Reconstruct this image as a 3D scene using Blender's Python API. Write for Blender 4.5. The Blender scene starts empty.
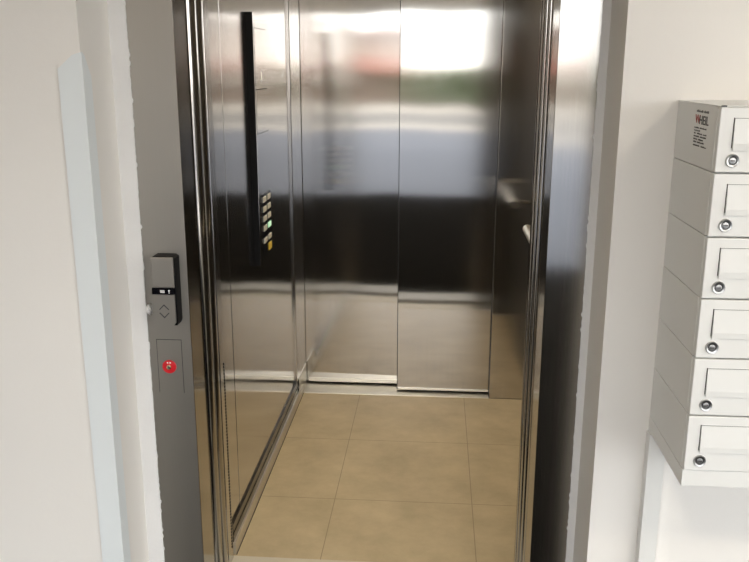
import bpy, bmesh, math, random
from mathutils import Matrix, Vector
C = bpy.context.scene.collection
random.seed(7)
PI = math.pi

# ------------------------------------------------------------------ materials
def nmat(name):
    m = bpy.data.materials.new(name); m.use_nodes = True
    nt = m.node_tree
    return m, nt, nt.nodes, nt.links, nt.nodes['Principled BSDF']

def noise(N, L, vec, scale, detail=4, rough=.55):
    n = N.new('ShaderNodeTexNoise'); n.inputs['Scale'].default_value = scale
    n.inputs['Detail'].default_value = detail; n.inputs['Roughness'].default_value = rough
    if vec is not None: L.new(vec, n.inputs['Vector'])
    return n

def ramp(N, L, fac, stops):
    r = N.new('ShaderNodeValToRGB'); e = r.color_ramp.elements
    while len(e) < len(stops): e.new(.5)
    for el, (p, c) in zip(e, stops): el.position = p; el.color = (*c, 1)
    L.new(fac, r.inputs['Fac']); return r

def mapping(N, L, vec, scale):
    mp = N.new('ShaderNodeMapping'); mp.inputs['Scale'].default_value = scale
    L.new(vec, mp.inputs['Vector']); return mp

def steel(name, col=(.60, .575, .54), rough=.2, aniso=.75, rot=.0, wave=.02, grain=.04):
    """vertically brushed stainless steel"""
    m, nt, N, L, b = nmat(name)
    g = N.new('ShaderNodeNewGeometry')
    b.inputs['Metallic'].default_value = 1
    b.inputs['Anisotropic'].default_value = aniso
    b.inputs['Anisotropic Rotation'].default_value = rot
    t = N.new('ShaderNodeTangent'); t.direction_type = 'RADIAL'; t.axis = 'Z'
    L.new(t.outputs['Tangent'], b.inputs['Tangent'])
    n1 = noise(N, L, mapping(N, L, g.outputs['Position'], (420, 420, 3.0)).outputs[0], 1, 3)
    n2 = noise(N, L, mapping(N, L, g.outputs['Position'], (2.2, 2.2, 1.6)).outputs[0], 1, 1)
    c = ramp(N, L, n1.outputs['Fac'], [(.25, tuple(x*(1-grain) for x in col)), (.75, tuple(min(1, x*(1+grain)) for x in col))])
    L.new(c.outputs['Color'], b.inputs['Base Color'])
    r = N.new('ShaderNodeMapRange'); r.inputs['To Min'].default_value = rough*.85; r.inputs['To Max'].default_value = rough*1.15
    L.new(n1.outputs['Fac'], r.inputs['Value']); L.new(r.outputs[0], b.inputs['Roughness'])
    if wave:
        bp = N.new('ShaderNodeBump'); bp.inputs['Strength'].default_value = 1; bp.inputs['Distance'].default_value = wave
        L.new(n2.outputs['Fac'], bp.inputs['Height']); L.new(bp.outputs['Normal'], b.inputs['Normal'])
    return m

def plain(name, col, rough=.5, metal=0, bump=0, bscale=200, var=.03, vscale=3, spec=.5):
    m, nt, N, L, b = nmat(name)
    tc = N.new('ShaderNodeNewGeometry')
    n = noise(N, L, tc.outputs['Position'], vscale, 4)
    c = ramp(N, L, n.outputs['Fac'], [(.3, tuple(x*(1-var) for x in col)), (.7, tuple(min(1, x*(1+var)) for x in col))])
    L.new(c.outputs['Color'], b.inputs['Base Color'])
    b.inputs['Roughness'].default_value = rough; b.inputs['Metallic'].default_value = metal
    b.inputs['Specular IOR Level'].default_value = spec
    if bump:
        n2 = noise(N, L, tc.outputs['Position'], bscale, 3)
        bp = N.new('ShaderNodeBump'); bp.inputs['Strength'].default_value = .4; bp.inputs['Distance'].default_value = bump
        L.new(n2.outputs['Fac'], bp.inputs['Height']); L.new(bp.outputs['Normal'], b.inputs['Normal'])
    return m

def tiles(name, cA, cB, grout, size, x0, y0, rough, width=.002, scale=5, spec=.5):
    m, nt, N, L, b = nmat(name)
    g = N.new('ShaderNodeNewGeometry')
    s = N.new('ShaderNodeSeparateXYZ'); L.new(g.outputs['Position'], s.inputs[0])
    ds = []
    for ax, o in (('X', x0), ('Y', y0)):
        a = N.new('ShaderNodeMath'); a.operation = 'SUBTRACT'; L.new(s.outputs[ax], a.inputs[0]); a.inputs[1].default_value = o
        w = N.new('ShaderNodeMath'); w.operation = 'PINGPONG'; L.new(a.outputs[0], w.inputs[0]); w.inputs[1].default_value = size/2
        ds.append(w)
    mn = N.new('ShaderNodeMath'); mn.operation = 'MINIMUM'
    L.new(ds[0].outputs[0], mn.inputs[0]); L.new(ds[1].outputs[0], mn.inputs[1])
    mr = N.new('ShaderNodeMapRange'); mr.inputs['From Min'].default_value = width*.3; mr.inputs['From Max'].default_value = width
    L.new(mn.outputs[0], mr.inputs['Value'])
    n = noise(N, L, g.outputs['Position'], scale, 7, .62)
    c = ramp(N, L, n.outputs['Fac'], [(.32, cA), (.68, cB)])
    mx = N.new('ShaderNodeMix'); mx.data_type = 'RGBA'
    L.new(mr.outputs[0], mx.inputs['Factor']); mx.inputs['A'].default_value = (*grout, 1); L.new(c.outputs['Color'], mx.inputs['B'])
    L.new(mx.outputs['Result'], b.inputs['Base Color'])
    b.inputs['Roughness'].default_value = rough; b.inputs['Specular IOR Level'].default_value = spec
    n2 = noise(N, L, g.outputs['Position'], 60, 4)
    bp = N.new('ShaderNodeBump'); bp.inputs['Strength'].default_value = .15; bp.inputs['Distance'].default_value = .002
    L.new(n2.outputs['Fac'], bp.inputs['Height']); L.new(bp.outputs['Normal'], b.inputs['Normal'])
    return m

def emit(name, col, strength):
    m, nt, N, L, b = nmat(name)
    b.inputs['Base Color'].default_value = (.8, .8, .8, 1)
    b.inputs['Emission Color'].default_value = (*col, 1); b.inputs['Emission Strength'].default_value = strength
    return m

ROT = 0
M = dict(
    steel=steel('brushed_steel', (.60, .575, .54), .098, 1, ROT, .002),
    steel_wall=steel('brushed_steel_wall', (.60, .575, .54), .095, 1, ROT, .0012),
    steel_frame=steel('brushed_steel_frame', (.56, .54, .51), .15, 1, ROT, .002),
    steel_side=steel('jamb_side_steel', (.42, .395, .36), .12, .3, ROT, .001),
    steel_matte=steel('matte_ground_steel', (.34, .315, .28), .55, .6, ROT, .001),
    steel_rib=steel('steel_edge_profile', (.60, .58, .55), .18, .5, wave=0),
    steel_nose=steel('steel_leaf_edge', (.46, .44, .41), .14, .5, wave=0),
    steel_skirt=steel('steel_skirting', (.58, .55, .5), .25, .3, wave=0),
    alu=plain('aluminium_sill', (.68, .65, .58), .38, 1, .0003, 300),
    alu_mid=plain('worn_aluminium', (.60, .56, .47), .6, .3, .0003, 300),
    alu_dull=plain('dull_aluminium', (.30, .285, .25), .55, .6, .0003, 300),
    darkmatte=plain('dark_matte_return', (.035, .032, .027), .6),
    rubber=plain('black_rubber', (.012, .012, .012), .45),
    black=plain('black_plastic', (.006, .006, .0065), .5, spec=.12),
    gloss=plain('black_glass', (.006, .006, .008), .06),
    wall=plain('white_painted_plaster', (.80, .775, .735), .75, 0, .0006, 90, .015, 2),
    plaster=plain('filler_plaster', (.68, .675, .67), .85, 0, .0015, 120, .03, 9),
    ceil=plain('white_ceiling_paint', (.80, .77, .72), .8),
    guard=plain('white_plastic_guard', (.75, .79, .80), .35, 0, 0, 1, .01),
    box=plain('white_enamel_sheet', (.76, .76, .735), .32, 0, .0001, 400, .012, 5),
    gap=plain('dark_joint_and_shadow', (.03, .03, .03), .8),  # dark joints, and the painted shadow line on the car floor
    lock=plain('nickel_lock', (.50, .50, .49), .35, 1),
    lockdark=plain('lock_core', (.12, .12, .12), .4, 1),
    red=plain('red_plastic', (.55, .012, .02), .3),
    brass=plain('pale_brass', (.75, .66, .42), .25, 1),
    white=plain('white_print', (.85, .85, .85), .5),
    ink=plain('dark_print', (.06, .055, .055), .6),
    inkgrey=plain('grey_print', (.13, .125, .12), .6),
    inkred=plain('red_print', (.45, .09, .08), .6),
    cartile=tiles('beige_car_tile', (.40, .322, .195), (.55, .450, .285), (.22, .165, .10), .5, .278, .3826, .42, .0016),
    lobbytile=tiles('dark_lobby_tile', (.0100, .0095, .0088), (.0130, .0124, .0115), (.007, .007, .007), .6, .1, -.5, .9, spec=.0),
    paving=tiles('shaded_paving', (.046, .056, .080), (.062, .074, .102), (.12, .12, .12), .4, 0, 0, .8, .006),  # blue skylit shade is put into the tile colour
    street=plain('light_street', (.27, .255, .235), .9, 0, .002, 30),
    asphalt=plain('grey_asphalt', (.10, .10, .10), .9, 0, .002, 60),
    leaf=plain('hedge_leaf', (.045, .075, .03), .7, 0, 0, 1, .4, 14),
    brick=plain('red_brown_render', (.235, .150, .115), .8, 0, .004, 20, .12, 2),
    awning=plain('red_awning_cloth', (.21, .07, .052), .8),
    roof=plain('red_roof_tile', (.14, .06, .045), .8),
    darkglass=plain('window_glass', (.02, .025, .03), .05),
    backbtn=plain('button_face', (.78, .74, .62), .3, .3),
    yellow=plain('yellow_button', (.80, .56, .05), .35),
    green=emit('green_button_glow', (.25, .75, .35), .35),
    taupe=plain('taupe_wall_paint', (.32, .29, .25), .8),
    shaft=plain('raw_concrete', (.25, .25, .25), .9),
    darksteel=steel('shadow_gap_steel', (.10, .09, .08), .22, .3, wave=0),  # shade of the gap above the skirting, put into the colour
    lamp=emit('lamp_diffuser', (1, .84, .62), 6.8),
    lobbyfill=emit('lobby_fill_diffuser', (1, .89, .74), 60.0),  # unseen fill light that brightens the upper walls
)

# ------------------------------------------------------------------ helpers
ORG = {}
def bm_box(x0, x1, y0, y1, z0, z1, bev=0, bm=None):
    nb = bmesh.new()
    bmesh.ops.create_cube(nb, size=1)
    bmesh.ops.scale(nb, vec=(x1-x0, y1-y0, z1-z0), verts=nb.verts)
    bmesh.ops.translate(nb, vec=((x0+x1)/2, (y0+y1)/2, (z0+z1)/2), verts=nb.verts)
    if bev: bmesh.ops.bevel(nb, geom=list(nb.edges), offset=bev, segments=2, affect='EDGES', profile=.5)
    return join(bm, nb)

def join(a, b):
    if a is None: return b
    me = bpy.data.meshes.new('tmp'); b.to_mesh(me); b.free(); a.from_mesh(me); bpy.data.meshes.remove(me)
    return a

def bm_cyl(c, axis, r, h, seg=32, r2=None, bm=None, bev=0):
    nb = bmesh.new()
    bmesh.ops.create_cone(nb, cap_ends=True, segments=seg, radius1=r, radius2=r if r2 is None else r2, depth=h)
    q = Vector((0, 0, 1)).rotation_difference(Vector(axis))
    if bev:
        ed = [e for e in nb.edges if abs(e.verts[0].co.z - e.verts[1].co.z) < 1e-6]
        bmesh.ops.bevel(nb, geom=ed, offset=bev, segments=3, affect='EDGES', profile=.5)
    bmesh.ops.rotate(nb, cent=(0, 0, 0), matrix=q.to_matrix(), verts=nb.verts)
    bmesh.ops.translate(nb, vec=c, verts=nb.verts)
    return join(bm, nb)

def bm_ring(c, axis, r0, r1, h, seg=40, bm=None):
    """washer: outer r1, inner r0, thickness h along axis from c"""
    nb = bmesh.new(); L = []
    for (r, z) in ((r0, 0), (r1, 0), (r1, h*.7), (r1-(r1-r0)*.25, h), (r0, h*.8)):
        L.append([nb.verts.new((r*math.cos(2*PI*k/seg), r*math.sin(2*PI*k/seg), z)) for k in range(seg)])
    for i in range(len(L)):
        A, B = L[i], L[(i+1) % len(L)]
        for k in range(seg): nb.faces.new((A[k], A[(k+1) % seg], B[(k+1) % seg], B[k]))
    bmesh.ops.recalc_face_normals(nb, faces=nb.faces)
    q = Vector((0, 0, 1)).rotation_difference(Vector(axis))
    bmesh.ops.rotate(nb, cent=(0, 0, 0), matrix=q.to_matrix(), verts=nb.verts)
    bmesh.ops.translate(nb, vec=c, verts=nb.verts)
    return join(bm, nb)

def bm_prism(pts, a, b, plane, bm=None):
    """polygon pts in plane 'xz' (extruded in y a..b), 'yz' (x) or 'xy' (z)"""
    nb = bmesh.new()
    def P(p, t):
        return {'xz': (p[0], t, p[1]), 'yz': (t, p[0], p[1]), 'xy': (p[0], p[1], t)}[plane]
    A = [nb.verts.new(P(p, a)) for p in pts]; B = [nb.verts.new(P(p, b)) for p in pts]
    n = len(pts)
    nb.faces.new(A); nb.faces.new(B[::-1])
    for i in range(n): nb.faces.new((A[i], B[i], B[(i+1) % n], A[(i+1) % n]))
    bmesh.ops.recalc_face_normals(nb, faces=nb.faces)
    return join(bm, nb)

def bm_tube(path, r, seg=16, bm=None):
    nb = bmesh.new(); rings = []
    pts = [Vector(p) for p in path]
    for i, p in enumerate(pts):
        d = (pts[min(i+1, len(pts)-1)] - pts[max(i-1, 0)]).normalized()
        q = Vector((0, 0, 1)).rotation_difference(d)
        rings.append([nb.verts.new(p + q @ Vector((r*math.cos(2*PI*k/seg), r*math.sin(2*PI*k/seg), 0))) for k in range(seg)])
    for A, B in zip(rings, rings[1:]):
        best = min(range(seg), key=lambda s: (A[0].co-B[s].co).length)
        for k in range(seg): nb.faces.new((A[k], A[(k+1) % seg], B[(k+1+best) % seg], B[(k+best) % seg]))
    nb.faces.new(rings[0][::-1]); nb.faces.new(rings[-1])
    bmesh.ops.recalc_face_normals(nb, faces=nb.faces)
    return join(bm, nb)

def bm_nose(x_in, x_base, bulge, y0, y1, z0, z1):
    """slab from x_in to x_base whose end face bulges by `bulge` (half-round edge profile)"""
    n = 10; yc, hw = (y0+y1)/2, (y1-y0)/2
    pts = [(x_in, y0)] + [(x_base + bulge*math.cos(PI*(k/n-.5)), yc + hw*math.sin(PI*(k/n-.5))) for k in range(n+1)] + [(x_in, y1)]
    return bm_prism(pts, z0, z1, 'xy')

def obj(name, bm, mat, parent=None, label=None, smooth=False, loc=None):
    """links bm (world coordinates) as one mesh object; the origin is the parent's, else loc or the base centre"""
    if parent is not None: o0 = ORG[parent.name]
    elif loc is not None: o0 = Vector(loc)
    else:
        xs = [v.co for v in bm.verts]
        o0 = Vector(((min(v.x for v in xs)+max(v.x for v in xs))/2, (min(v.y for v in xs)+max(v.y for v in xs))/2, min(v.z for v in xs)))
    bmesh.ops.translate(bm, vec=-o0, verts=bm.verts)
    me = bpy.data.meshes.new(name); bm.to_mesh(me); bm.free()
    me.materials.append(mat)
    if smooth:
        for p in me.polygons: p.use_smooth = True
        try: me.set_sharp_from_angle(angle=math.radians(40))
        except Exception: pass
    o = bpy.data.objects.new(name, me); C.objects.link(o)
    ORG[o.name] = o0
    if parent is not None: o.parent = parent
    else: o.location = o0
    if label: o['label'] = label
    return o

def tag(o, label, cat, group=None):
    o['label'] = label; o['category'] = cat
    if group: o['group'] = group
    return o

def thing(name, loc, label, cat, group=None):
    o = bpy.data.objects.new(name, None); C.objects.link(o)
    o.location = loc; ORG[o.name] = Vector(loc); o.empty_display_size = .1
    return tag(o, label, cat, group)

def struct(name, bm, mat):
    o = obj(name, bm, mat); o['kind'] = 'structure'; return o

def text_bm(s, size, mat4, depth=.0004):
    cu = bpy.data.curves.new('t', 'FONT'); cu.body = s; cu.size = size; cu.extrude = depth; cu.offset = size*.010
    to = bpy.data.objects.new('t', cu); C.objects.link(to)
    dg = bpy.context.evaluated_depsgraph_get(); dg.update()
    me = bpy.data.meshes.new_from_object(to.evaluated_get(dg))
    bm = bmesh.new(); bm.from_mesh(me); bm.transform(mat4)
    bpy.data.objects.remove(to); bpy.data.curves.remove(cu); bpy.data.meshes.remove(me)
    return bm

# ------------------------------------------------------------------ key dimensions (metres)
WF = -.51          # lobby wall face
FF = -.33          # face of the steel door frame
XL, XR = -.005, .900   # clear opening
NL, NR = -.160, 1.014  # niche sides
DH = 2.05          # door height
CEIL = 2.65
LOB_Y = -4.5

# ------------------------------------------------------------------ room
struct('floor', bm_box(-2.4, 3.9, LOB_Y-.25, -.421, -.12, 0), M['lobbytile'])
struct('ceiling', bm_box(-2.4, 3.9, LOB_Y-.25, WF+.3, CEIL, CEIL+.15), M['ceil'])
struct('wall_left', bm_box(-2.4, NL, WF, -.225, -.12, CEIL), M['wall'])
struct('wall_right', bm_box(NR, 3.9, WF, -.225, -.12, CEIL), M['wall'])
struct('wall_front', bm_box(NL, NR, WF, -.225, DH+.16, CEIL), M['wall'])
struct('wall_west', bm_box(-2.4, -2.2, LOB_Y-.25, WF, -.12, CEIL), M['taupe'])
we = bm_box(3.7, 3.9, LOB_Y-.25, WF, -.12, .25)
we = bm_box(3.7, 3.9, LOB_Y-.25, WF, 2.20, CEIL, bm=we)
for (a, b) in ((LOB_Y-.25, LOB_Y+.1), (-3.12, -3.00), (-1.5, WF)): we = bm_box(3.7, 3.9, a, b, .25, 2.20, bm=we)
struct('wall_east', we, M['wall'])
# lift shaft around the car
struct('wall_shaft_left', bm_box(-1.25, -1.10, -.225, 1.80, -.30, CEIL), M['shaft'])
struct('wall_shaft_right', bm_box(1.95, 2.10, -.225, 1.80, -.30, CEIL), M['shaft'])
struct('wall_shaft_rear', bm_box(-1.25, 2.10, 1.80, 1.95, -.30, CEIL), M['shaft'])
struct('ceiling_shaft', bm_box(-1.25, 2.10, -.40, 1.95, CEIL+.001, CEIL+.15), M['shaft'])
struct('floor_shaft', bm_box(-1.25, 2.10, -.50, 1.95, -.35, -.125), M['shaft'])
struct('wall_back_left', bm_box(-2.2, -1.15, LOB_Y-.25, LOB_Y, 0, CEIL), M['taupe'])
wb = bm_box(3.45, 3.7, LOB_Y-.25, LOB_Y, 0, CEIL)
wb = bm_box(-1.15, 3.45, LOB_Y-.25, LOB_Y, 2.12, CEIL, bm=wb)
wb = bm_box(-14, 14, LOB_Y-.25, LOB_Y, CEIL+.151, 8.0, bm=wb)  # unseen upper storeys, added to shade the paving outside
struct('wall_back', wb, M['wall'])

def rough_strip(name, x0, x1, flip):
    """filler plaster between niche side and steel frame, with a ragged edge lying on the steel"""
    pts = []; n = 420; e = 0
    for i in range(n+1):
        z = DH*i/n
        if i % 2 == 0: e = random.uniform(-.0006, .0006) + (random.random() < .10)*random.uniform(.001, .003) + .0003*math.sin(z*5+flip)
        pts.append(((x1 if not flip else x0) + (e if not flip else -e), z))
    far = x0 if not flip else x1
    pts += [(far, DH), (far, 0)]
    return struct(name, bm_prism(pts, FF-.004, -.226, 'xz'), M['plaster'])
rough_strip('trim_1', NL, -.117, 0)
rough_strip('trim_2', .995, NR, 1)

# ------------------------------------------------------------------ steel door frame of the landing
fr = thing('elevator_door_frame', (.45, FF, 0), 'brushed stainless steel door frame around the open elevator entrance', 'door frame')
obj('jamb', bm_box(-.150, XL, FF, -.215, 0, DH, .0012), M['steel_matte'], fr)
obj('jamb_side', bm_box(XL, XL+.0012, FF+.0012, -.2155, 0, DH), M['steel_side'], fr, 'polished inner side of the left jamb')
obj('jamb', bm_box(XR, 1.010, FF, -.215, 0, DH, .0012), M['steel_frame'], fr)
obj('header', bm_box(-.150, 1.010, FF, -.215, DH, DH+.15, .0012), M['steel_frame'], fr)
ap = None
for (a, b, c, d) in ((-.097, -.0305, .8445, .846), (-.0315, -.0302, .697, .846), (-.0975, -.0965, .697, .846)):
    ap = bm_box(a, b, FF-.0004, FF+.002, c, d, bm=ap)
obj('access_panel_joint', ap, M['gap'], fr, 'thin dark outline of the small access panel in the left jamb')
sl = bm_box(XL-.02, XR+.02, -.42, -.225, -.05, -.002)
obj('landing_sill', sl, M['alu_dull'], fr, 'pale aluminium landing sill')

# landing door leaves, slid open into the left pocket: only their edges show
ld = thing('landing_door', (-.2, -.17, 0), 'steel landing door leaves slid open behind the left jamb', 'elevator door')
for (a, b) in ((-.2125, -.158), (-.152, -.098)):
    obj('door_leaf', bm_nose(-.52, -.010, .018, a, b, .004, DH), M['steel_nose'], ld, smooth=True)
obj('edge_seal', bm_box(-.03, -.007, -.1575, -.1525, .004, DH), M['rubber'], ld, 'black rubber seal strip')

# strike profiles on the right hand side of the entrance
sp = thing('door_strike_post', (.93, -.17, 0), 'ribbed steel closing post on the right side of the elevator entrance', 'door post')
for (a, b, x) in ((-.210, -.184, .9035), (-.172, -.152, .8985), (-.118, -.096, .8955), (-.080, -.058, .8925)):
    obj('steel_rib', bm_nose(.96, x+.002, -.008, a, b, .003, DH), M['steel_rib'], sp, smooth=True)
for (a, b) in ((-.181, -.173), (-.093, -.081)):
    obj('rubber_seal', bm_box(.906, .955, a, b, .003, DH), M['rubber'], sp)
obj('rubber_seal', bm_box(.908, .955, -.149, -.119, .003, DH), M['rubber'], sp)

# ------------------------------------------------------------------ elevator car
car = thing('elevator_car', (.5, .69, 0), 'elevator car lined with brushed steel, beige tiled floor and closed rear door', 'elevator car')
CH = 2.18; XW = -.010; XE = 1.09; YR = 1.381
obj('car_floor', bm_box(XW-.02, XE+.02, -.005, YR, -.03, 0), M['cartile'], car, 'beige tiled car floor')
obj('front_sill', bm_box(XL-.02, XR+.02, -.125, -.006, -.03, .001, .001), M['alu_mid'], car, 'pale aluminium front sill')
obj('rear_sill', bm_box(XW, .895, YR, 1.56, -.03, .003, .001), M['alu'], car, 'pale aluminium rear sill')
# left wall: narrow front strip, wide panel, rear strip
obj('wall_panel', bm_box(XW-.02, XW, .125, 1.165, 0, CH, .0006), M['steel_wall'], car)
obj('wall_panel', bm_box(XW-.022, XW-.001, -.020, .1235, 0, CH, .0006), M['steel_wall'], car)
obj('wall_panel', bm_box(XW-.022, XW-.003, 1.1665, 1.255, 0, CH, .0006), M['steel_wall'], car)
obj('corner_post', bm_box(XW-.02, XW+.006, 1.2565, 1.5115, 0, CH, .003), M['steel_rib'], car, 'steel corner post beside the rear door')
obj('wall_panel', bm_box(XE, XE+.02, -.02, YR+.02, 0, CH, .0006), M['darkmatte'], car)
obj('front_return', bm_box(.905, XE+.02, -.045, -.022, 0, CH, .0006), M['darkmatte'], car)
sk = bm_box(XW, .002, .0, 1.381, .0005, .045, .001)
sk = bm_box(XW, -.002, 1.3005, 1.385, .0455, .108, .001, bm=sk)
sk = bm_box(XW, -.001, 1.3815, 1.51, .0035, .108, .001, bm=sk)
skk = obj('skirting', sk, M['alu'], car, 'bright steel skirting along the left car wall')
cv = bm_box(XW, -.004, .0, 1.30, .0455, .108, .001)  # dark band stands in for a shadow gap and its mirror image
cv = bm_box(XW, -.0015, .0, 1.30, .072, .078, .0005, bm=cv)
obj('skirting_gap_band', cv, M['darksteel'], car, 'dark band painted for the shadow gap and mirror image above the skirting')
obj('floor_shadow_strip', bm_box(.002, .0045, 0, 1.381, .0002, .0012), M['gap'], car, 'dark strip drawn as the shadow line between skirting and floor')  # thin dark strip painted in place of a shadow line
# car door leaf edges on the left with light curtain
for (a, b, x) in ((-.080, -.024, .000),):
    cd = obj('car_door_edge', bm_box(-.50, x, a, b, .006, DH, .002), M['steel_rib'], car)
lc = bm_box(-.03, -.006, -.0965, -.081, .006, DH)
obj('edge_seal', lc, M['rubber'], car, 'black seal beside the car door leaf')
lt = None
for k in range(60):
    z = .05 + k*.0105
    lt = bm_box(-.0005, .0015, -.040, -.034, z, z+.006, bm=lt)
obj('light_curtain', lt, M['black'], car, 'row of dark dots of the door light curtain')
# rear door leaves and rear return
rl = bm_box(XW, .48, 1.512, 1.54, .012, 2.10, .0015)
bmesh.ops.rotate(rl, cent=(.45, 1.512, 0), matrix=Matrix.Rotation(math.radians(-1.1), 3, 'Z'), verts=rl.verts)
obj('rear_door_leaf', rl, M['steel'], car, 'left rear door leaf set further back')
obj('rear_door_leaf', bm_box(.455, .897, 1.436, 1.468, .012, 2.10, .0015), M['steel'], car, 'right rear door leaf in front of the left one')
obj('leaf_edge', bm_box(.4535, .4565, 1.4345, 1.468, .012, 2.10, .0005), M['rubber'], car, 'dark vertical joint between the rear door leaves')
for (a, b, y) in ((XW+.02, .47, 1.5095), (.458, .895, 1.4335)):
    obj('door_shoe', bm_box(a, b, y, y+.02, .012, .030 if y > 1.5 else .022, .0008), M['alu'], car, 'pale strip along the foot of the rear door')
obj('rear_return', bm_box(.898, XE+.02, 1.3845, 1.40, 0, CH, .0008), M['steel_wall'], car)
obj('rear_return_side', bm_box(.8975, .905, 1.40, 1.435, 0, CH), M['gap'], car)
obj('rear_header', bm_box(XW-.02, XE, 1.40, 1.56, 2.10, CH), M['steel_wall'], car)
obj('shaft_backing', bm_box(XW-.03, XE+.03, 1.56, 1.58, -.03, CH), M['black'], car, 'dark backing behind the rear door')
cl = obj('car_ceiling', bm_box(XW-.02, XE+.02, -.05, 1.56, CH, CH+.03), M['steel_wall'], car)
obj('ceiling_lamp', bm_box(.25, .85, .35, 1.05, CH-.008, CH-.0005, .002), M['lamp'], cl, 'warm ceiling light panel')
# hand rail on the right wall
hr = obj('handrail', bm_tube([(XE-.003, .25, .885), (XE-.055, .252, .885), (XE-.078, .262, .885), (XE-.085, .285, .885), (XE-.085, .6, .885), (XE-.085, 1.075, .885)], .019), M['alu'], car, 'round pale handrail on the right car wall', smooth=True)
for y in (.35, .98):
    obj('rail_bracket', bm_tube([(XE-.085, y, .885), (XE-.001, y, .885)], .008), M['steel_rib'], hr, smooth=True)

# operating panel: a raised box on the left car wall with black sides
X1 = .012; PY = .478
op = obj('operating_panel', bm_box(XW, X1-.002, PY, .710, .851, 1.711, .0008), M['black'], car, 'tall operating panel with black sides')
obj('face_plate', bm_box(X1-.002, X1, PY+.0005, .710, .8515, 1.7105, .0006), M['steel_wall'], op, 'brushed steel face of the operating panel')
obj('side_groove', bm_box(X1-.0075, X1-.0065, PY-.0006, PY+.001, .853, 1.709), M['black'], op)
obj('display_border', bm_box(X1, X1+.0006, .485, .673, 1.3105, 1.6615), M['gap'], op, 'thin dark outline of the display plate')
obj('display_plate', bm_box(X1, X1+.0012, .488, .670, 1.312, 1.660, .0004), M['steel_wall'], op, 'rectangular steel display plate')
obj('display_joint', bm_box(X1+.0010, X1+.0016, .488, .670, 1.459, 1.462), M['gap'], op, 'dark joint across the display plate')
obj('direction_light', bm_box(X1+.0010, X1+.0018, .572, .585, 1.490, 1.518), M['white'], op, 'small white floor indicator')
ys = (.562, .638)
def button(y, z, mat, label, hh=.0095):
    return obj('button', bm_box(X1+.001, X1+.004, y-.025, y+.025, z-hh, z+hh, .001), mat, op, label)
for r in range(4):
    for c, y in enumerate(ys):
        z = 1.076 - .0345*r
        if r == 3 and c == 1: button(y, z, M['green'], 'green lit button')
        else: button(y, z, M['backbtn'], None)
button(ys[0], .928, M['backbtn'], None, .009); button(ys[1], .928, M['backbtn'], None, .009)
button(ys[1], .892, M['yellow'], 'yellow alarm button', .013)
obj('button_plate', bm_box(X1, X1+.0012, .527, .676, .874, 1.096), M['gloss'], op, 'black plate around the buttons')

# ------------------------------------------------------------------ call panel on the left jamb
CY = -.372
cp = thing('call_panel', (-.055, FF, .897), 'grey steel elevator call panel with up and down arrows on left jamb', 'call panel')
obj('housing', bm_prism([(-.083, .915), (-.065, .897), (-.026, .897), (-.0235, .905), (-.0235, 1.072), (-.030, 1.077), (-.078, 1.077), (-.083, 1.072)], CY+.004, FF-.0004, 'xz'), M['black'], cp, 'black plastic housing')
obj('upper_plate', bm_box(-.0835, -.0265, CY-.001, CY+.006, .9965, 1.0755, .0022), M['steel_matte'], cp)
obj('lower_plate', bm_prism([(-.0875, .903), (-.083, .897), (-.034, .897), (-.0275, .906), (-.0275, .979), (-.0865, .979)], CY-.001, CY+.006, 'xz'), M['steel_matte'], cp)
ds = obj('display', bm_box(-.0850, -.0265, CY, CY+.005, .9795, .996), M['gloss'], cp, 'black display strip')
dg_ = None
for k in range(3): dg_ = bm_box(-.0640, -.0525, CY-.0006, CY+.001, .9838+k*.0026, .9854+k*.0026, bm=dg_)
obj('text_block', dg_, M['white'], ds, 'small pale printed block')
kg = bm_cyl((-.0410, CY-.0002, .9895), (0, -1, 0), .0022, .0012, 16)
kg = bm_box(-.0420, -.0400, CY-.0008, CY+.0005, .9822, .9885, bm=kg)
obj('key_symbol', kg, M['white'], ds, 'small pale symbol')
def chevron(cx, cz, s):
    w, h, t = .0130, .0135*s, .0030
    pts = [(cx-w, cz), (cx, cz+h), (cx+w, cz), (cx+w-.0016, cz-t*s*.6), (cx, cz+h-t*s*1.3), (cx-w+.0016, cz-t*s*.6)]
    return bm_prism(pts, CY-.0018, CY, 'xz')
obj('up_arrow', chevron(-.056, .9405, 1), M['ink'], cp, 'dark up chevron')
obj('down_arrow', chevron(-.056, .9305, -1), M['ink'], cp, 'dark down chevron')

# key switch
ks = thing('key_switch', (-.065, FF, .755), 'round red key switch on the access panel below the call panel', 'key switch')
obj('red_ring', bm_cyl((-.066, FF-.002, .771), (0, -1, 0), .0185, .004, 48, bev=.001), M['red'], ks, smooth=True)
obj('lock_cylinder', bm_cyl((-.066, FF-.006, .771), (0, -1, 0), .0062, .006, 32, bev=.0008), M['brass'], ks, 'brass lock cylinder', smooth=True)
obj('keyhole', bm_box(-.0672, -.0648, FF-.0095, FF-.0085, .7675, .7745), M['ink'], ks)
for dx in (-.0055, .0015):
    obj('printed_mark', bm_box(-.066+dx, -.066+dx+.0035, FF-.0045, FF-.0038, .7805, .7840), M['white'], ks)
# little lump of filler beside the call panel
lump = bmesh.new(); bmesh.ops.create_icosphere(lump, subdivisions=3, radius=1)
for v in lump.verts:
    v.co = Vector((v.co.x*.008, v.co.y*.010, v.co.z*.014)) * (1+.15*math.sin(v.co.x*9+v.co.z*7))
bmesh.ops.translate(lump, vec=(-.106, FF-.010, .930), verts=lump.verts)
tag(obj('plaster_lump', lump, M['plaster'], smooth=True), 'small white lump of filler left of the call panel', 'plaster')

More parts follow.
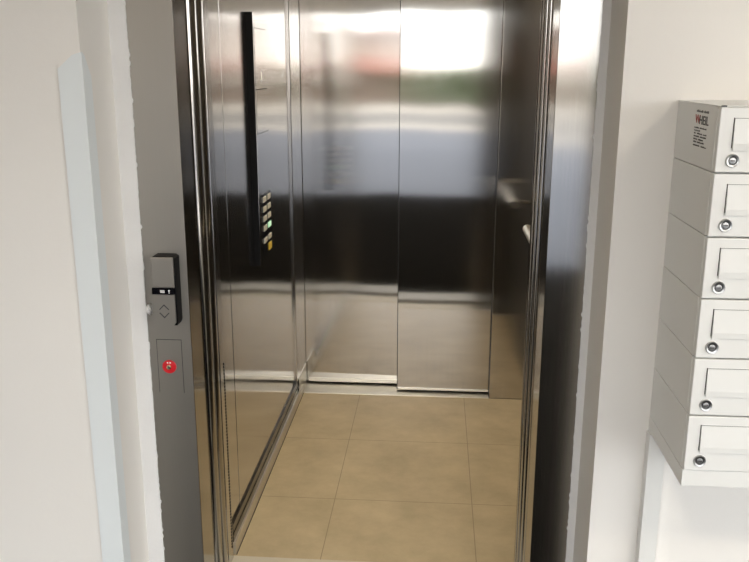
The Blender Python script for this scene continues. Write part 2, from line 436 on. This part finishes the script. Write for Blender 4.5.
# ------------------------------------------------------------------ corner guard
cg = thing('corner_guard', (NL, WF, 0), 'white plastic corner guard on the left wall corner, pointed at its top', 'corner guard')
obj('guard_strip', bm_prism([(-.213, .002), (NL+.004, .002), (NL+.004, 1.568), (-.177, 1.562), (-.213, 1.532)], WF-.004, WF, 'xz'), M['guard'], cg)
obj('guard_strip', bm_prism([(WF, .002), (WF+.040, .002), (WF+.040, 1.515), (WF+.012, 1.560), (WF, 1.568)], NL, NL+.004, 'yz'), M['guard'], cg)

# ------------------------------------------------------------------ mailboxes
BX0, BX1 = 1.133, 1.513; BY0, BY1 = -.784, WF+.0; PITCH = .1196; Z0 = .753
names = ['lowest white mailbox of the stack, just above the base tray',
         'second white mailbox from the bottom of the stack',
         'third white mailbox from the bottom of the stack',
         'third white mailbox from the top of the stack',
         'second white mailbox from the top, right under the lettered one',
         'topmost white mailbox with red and black lettering on its side']
org = Vector((BX0, BY1, Z0))
mb = thing('mailbox', org, names[0], 'mailbox', 'stacked white mailboxes')
z1 = Z0+PITCH-.0016
obj('body', bm_box(BX0, BX1, BY0+.016, BY1, Z0, z1, .0012), M['box'], mb)
dr = obj('door', bm_box(BX0+.0005, BX1-.0005, BY0, BY0+.0155, Z0+.0008, z1-.0006, .0018), M['box'], mb)
# the flap: a raised, slightly tilted plate over the letter slot with a dark gap on its left
fx0, fx1, fz0, fz1 = BX0+.0265, BX1-.0265, Z0+.041, Z0+.098
fl = bm_prism([(BY0-.0052, fz0+.012), (BY0-.0040, fz0), (BY0-.0008, fz0), (BY0-.0008, fz1), (BY0-.0022, fz1)], fx0, fx1, 'yz')
obj('letter_flap', fl, M['box'], dr)
gp = bm_box(fx0-.0016, fx0-.0002, BY0-.0006, BY0+.0006, fz0+.004, fz1+.0016)
gp = bm_box(fx0-.0016, fx1, BY0-.0003, BY0+.0006, fz1+.0001, fz1+.0008, bm=gp)
obj('flap_gap', gp, M['gap'], dr, 'dark gap around the letter flap')
LX, LZ = BX0+.0295, Z0+.0225
lo = obj('lock', bm_ring((LX, BY0, LZ), (0, -1, 0), .0082, .0122, .0045), M['lock'], dr, 'round nickel lock', smooth=True)
lo2 = obj('lock_recess', bm_ring((LX, BY0, LZ), (0, -1, 0), .0060, .0083, .0016), M['lockdark'], dr, smooth=True)
obj('lock_core', bm_cyl((LX, BY0-.0016, LZ), (0, -1, 0), .0060, .0032, 24, bev=.0008), M['lock'], dr, 'lock core with slot', smooth=True)
obj('key_slot', bm_box(LX-.0042, LX+.0042, BY0-.0037, BY0-.0030, LZ-.0009, LZ+.0009), M['ink'], dr)
boxes = [mb]
def copy_tree(o, parent=None):
    c = o.copy(); C.objects.link(c)
    if parent is not None: c.parent = parent
    for ch in list(o.children): copy_tree(ch, c)
    return c
for k in range(1, 6):
    c = copy_tree(mb); c.location = org + Vector((0, 0, PITCH*k)); c['label'] = names[k]
    ORG[c.name] = Vector(c.location); boxes.append(c)
top = boxes[5]
obj('lid', bm_box(BX0-.0005, BX1+.0005, BY0+.010, BY1, 1.4694, 1.4712, .0006), M['box'], top)
obj('hinge_tab', bm_box(BX0+.004, BX0+.012, BY0+.004, BY0+.012, 1.4688, 1.4722, .0004), M['lockdark'], top)
# sticker on the side of the top box (side looks to -X; reading direction is towards the lobby)
def side(y, z):   # text x -> -Y, text y -> Z, normal -X
    return Matrix(((0, 0, -1, BX0-.0002), (-1, 0, 0, y), (0, 1, 0, z), (0, 0, 0, 1)))
sx = Matrix.Diagonal((1.25, 1, 1, 1))
obj('logo_letter', text_bm('W', .0235, side(-.640, 1.4325) @ sx), M['inkred'], top, 'red first letter of the logo')
obj('logo_letters', text_bm('HEIL', .0235, side(-.6655, 1.4315) @ sx), M['ink'], top, 'black letters of the logo')
def dashes(y, z, words, h, bm=None):
    for w in words:
        n = max(1, int(w/.0042))
        for k in range(n):
            hh = h*random.uniform(.55, 1.0)
            bm = bm_box(BX0-.0004, BX0, y-.0034-k*.0042, y-k*.0042, z, z+hh, bm=bm)
        y -= w + .004
    return bm
obj('small_print', dashes(-.645, 1.4535, (.042, .030), .005), M['inkgrey'], top, 'faint small line of print above the logo')
sp_ = None
for z, wds in ((1.4225, (.030, .045)), (1.4170, (.040,)), (1.4115, (.016, .034, .022)), (1.4060, (.036, .040)), (1.4005, (.028, .030)), (1.3950, (.022, .044)), (1.3885, (.046, .036))):
    sp_ = dashes(-.640 + .0015*random.random(), z, wds, .0030, sp_)
obj('small_print', sp_, M['ink'], top, 'block of tiny dark print lines')

bt = bm_box(BX0-.0005, BX1+.0005, BY0+.004, BY1, .716, .7525, .0015)
tag(obj('base_tray', bt, M['box']), 'white metal base tray under the stack of mailboxes', 'tray')
st = thing('support_post', (1.143, WF-.05, 0), 'white metal support post standing against the wall under the mailbox stack', 'post')
obj('upright', bm_box(1.1290, 1.1680, -.540, WF, .012, .7158, .0012), M['box'], st)
obj('foot_plate', bm_box(1.110, 1.185, -.600, WF, 0, .012, .001), M['box'], st)

# ------------------------------------------------------------------ outside, seen in the polished steel
struct('ground', bm_box(-40, 40, -16, LOB_Y-.25, -.16, -.03), M['paving'])
struct('ground_2', bm_box(-60, 60, -24, -18.5, -.0599, -.05), M['asphalt'])
struct('ground_1', bm_box(-60, 60, -70, -16, -.2, -.06), M['street'])
def hedge(name, x0, x1, y0, y1, h, label, seed):
    rnd = random.Random(seed); bm = bmesh.new()
    n = int((x1-x0)/.16)
    for k in range(n*5):
        r = rnd.uniform(.16, .32)
        nb = bmesh.new(); bmesh.ops.create_icosphere(nb, subdivisions=1, radius=r)
        c = Vector((rnd.uniform(x0, x1), rnd.uniform(y0, y1), rnd.uniform(.15, h-r)))
        for v in nb.verts: v.co = v.co*rnd.uniform(.7, 1.25) + c
        bm = join(bm, nb)
    return tag(obj(name, bm, M['leaf']), label, name)
hedge('hedge', -1.6, 4.4, -31, -30, 1.70, 'dark green hedge across the street, mirrored in the elevator steel', 3)
def low_building(x0, x1, label, h=2.95):
    bd = thing('low_building', ((x0+x1)/2, -36, -.06), label, 'building')
    obj('facade', bm_box(x0, x1, -42, -34, -.06, h), M['brick'], bd)
    obj('roof', bm_prism([(-33.6, h), (-42.4, h), (-38, h+.45)], x0-.3, x1+.3, 'yz'), M['roof'], bd)
    obj('awning', bm_prism([(-33.98, 2.0), (-32.9, 1.45), (-32.9, 1.25), (-33.98, 1.25)], x0+.6, x1-.6, 'yz'), M['awning'], bd, 'red awning')
    obj('window', bm_box(x0+1.5, x0+2.6, -34.03, -33.98, .3, 1.2), M['darkglass'], bd)
    obj('door', bm_box(x1-2.2, x1-1.2, -34.03, -33.98, -.06, 1.2), M['street'], bd)
low_building(-16, -1.2, 'low building with red awning across the street on the left, mirrored in the elevator steel')
low_building(7.2, 20, 'low building with red awning across the street on the right, mirrored in the elevator steel', 3.5)

# ------------------------------------------------------------------ added lobby fill lights and sky
for (x, y) in ((.2, -2.6), (2.2, -2.6)):  # unseen lamps added to fill the upper walls with light
    cl_ = thing('lobby_fill_light', (x, y, CEIL-.05), 'unseen round fill light added in the lobby ' + ('on the left' if x < 1 else 'on the right'), 'ceiling light')
    obj('rim', bm_ring((x, y, CEIL), (0, 0, -1), .15, .17, .05), M['lock'], cl_, smooth=True)
    obj('diffuser', bm_cyl((x, y, CEIL-.021), (0, 0, 1), .149, .04, 40), M['lobbyfill'], cl_, smooth=True)

w = bpy.data.worlds.new('World'); bpy.context.scene.world = w; w.use_nodes = True
N, L = w.node_tree.nodes, w.node_tree.links
bg = N['Background']
sky = N.new('ShaderNodeTexSky'); sky.sky_type = 'HOSEK_WILKIE'
sky.sun_direction = Vector((.35, .55, .75)).normalized(); sky.turbidity = 4; sky.ground_albedo = .4
mix = N.new('ShaderNodeMix'); mix.data_type = 'RGBA'; mix.inputs['Factor'].default_value = .5
L.new(sky.outputs[0], mix.inputs['A']); mix.inputs['B'].default_value = (1, .98, .94, 1)
L.new(mix.outputs['Result'], bg.inputs['Color']); bg.inputs['Strength'].default_value = 5.5
sun = bpy.data.lights.new('sun', 'SUN'); sun.energy = 2.5; sun.angle = .03; sun.color = (1, .94, .84)
so = bpy.data.objects.new('sun', sun); C.objects.link(so)
so.rotation_euler = Vector((-.35, -.55, -.75)).to_track_quat('-Z', 'Y').to_euler(); so.location = (0, 0, 12)

# ------------------------------------------------------------------ camera
cam = bpy.data.cameras.new('camera'); co = bpy.data.objects.new('camera', cam); C.objects.link(co)
cam.sensor_fit = 'HORIZONTAL'; cam.sensor_width = 36; cam.lens = 39.89; cam.clip_start = .05; cam.clip_end = 300
R = Matrix(((0.99719003, -0.02030139, 0.07211032), (0.07489832, 0.25075128, -0.96514975), (0.00151212, 0.96783864, 0.25156722)))
co.matrix_world = Matrix.Translation((.62629, -2.34687, 1.54070)) @ R.to_4x4()
s = bpy.context.scene
s.camera = co
s.view_settings.view_transform = 'Standard'; s.view_settings.look = 'None'
s.view_settings.exposure = .80; s.view_settings.gamma = 1; s.view_settings.use_curve_mapping = False
s.cycles.use_denoising = True
s.cycles.max_bounces = 12; s.cycles.glossy_bounces = 8; s.cycles.diffuse_bounces = 6
s.cycles.sample_clamp_indirect = 8
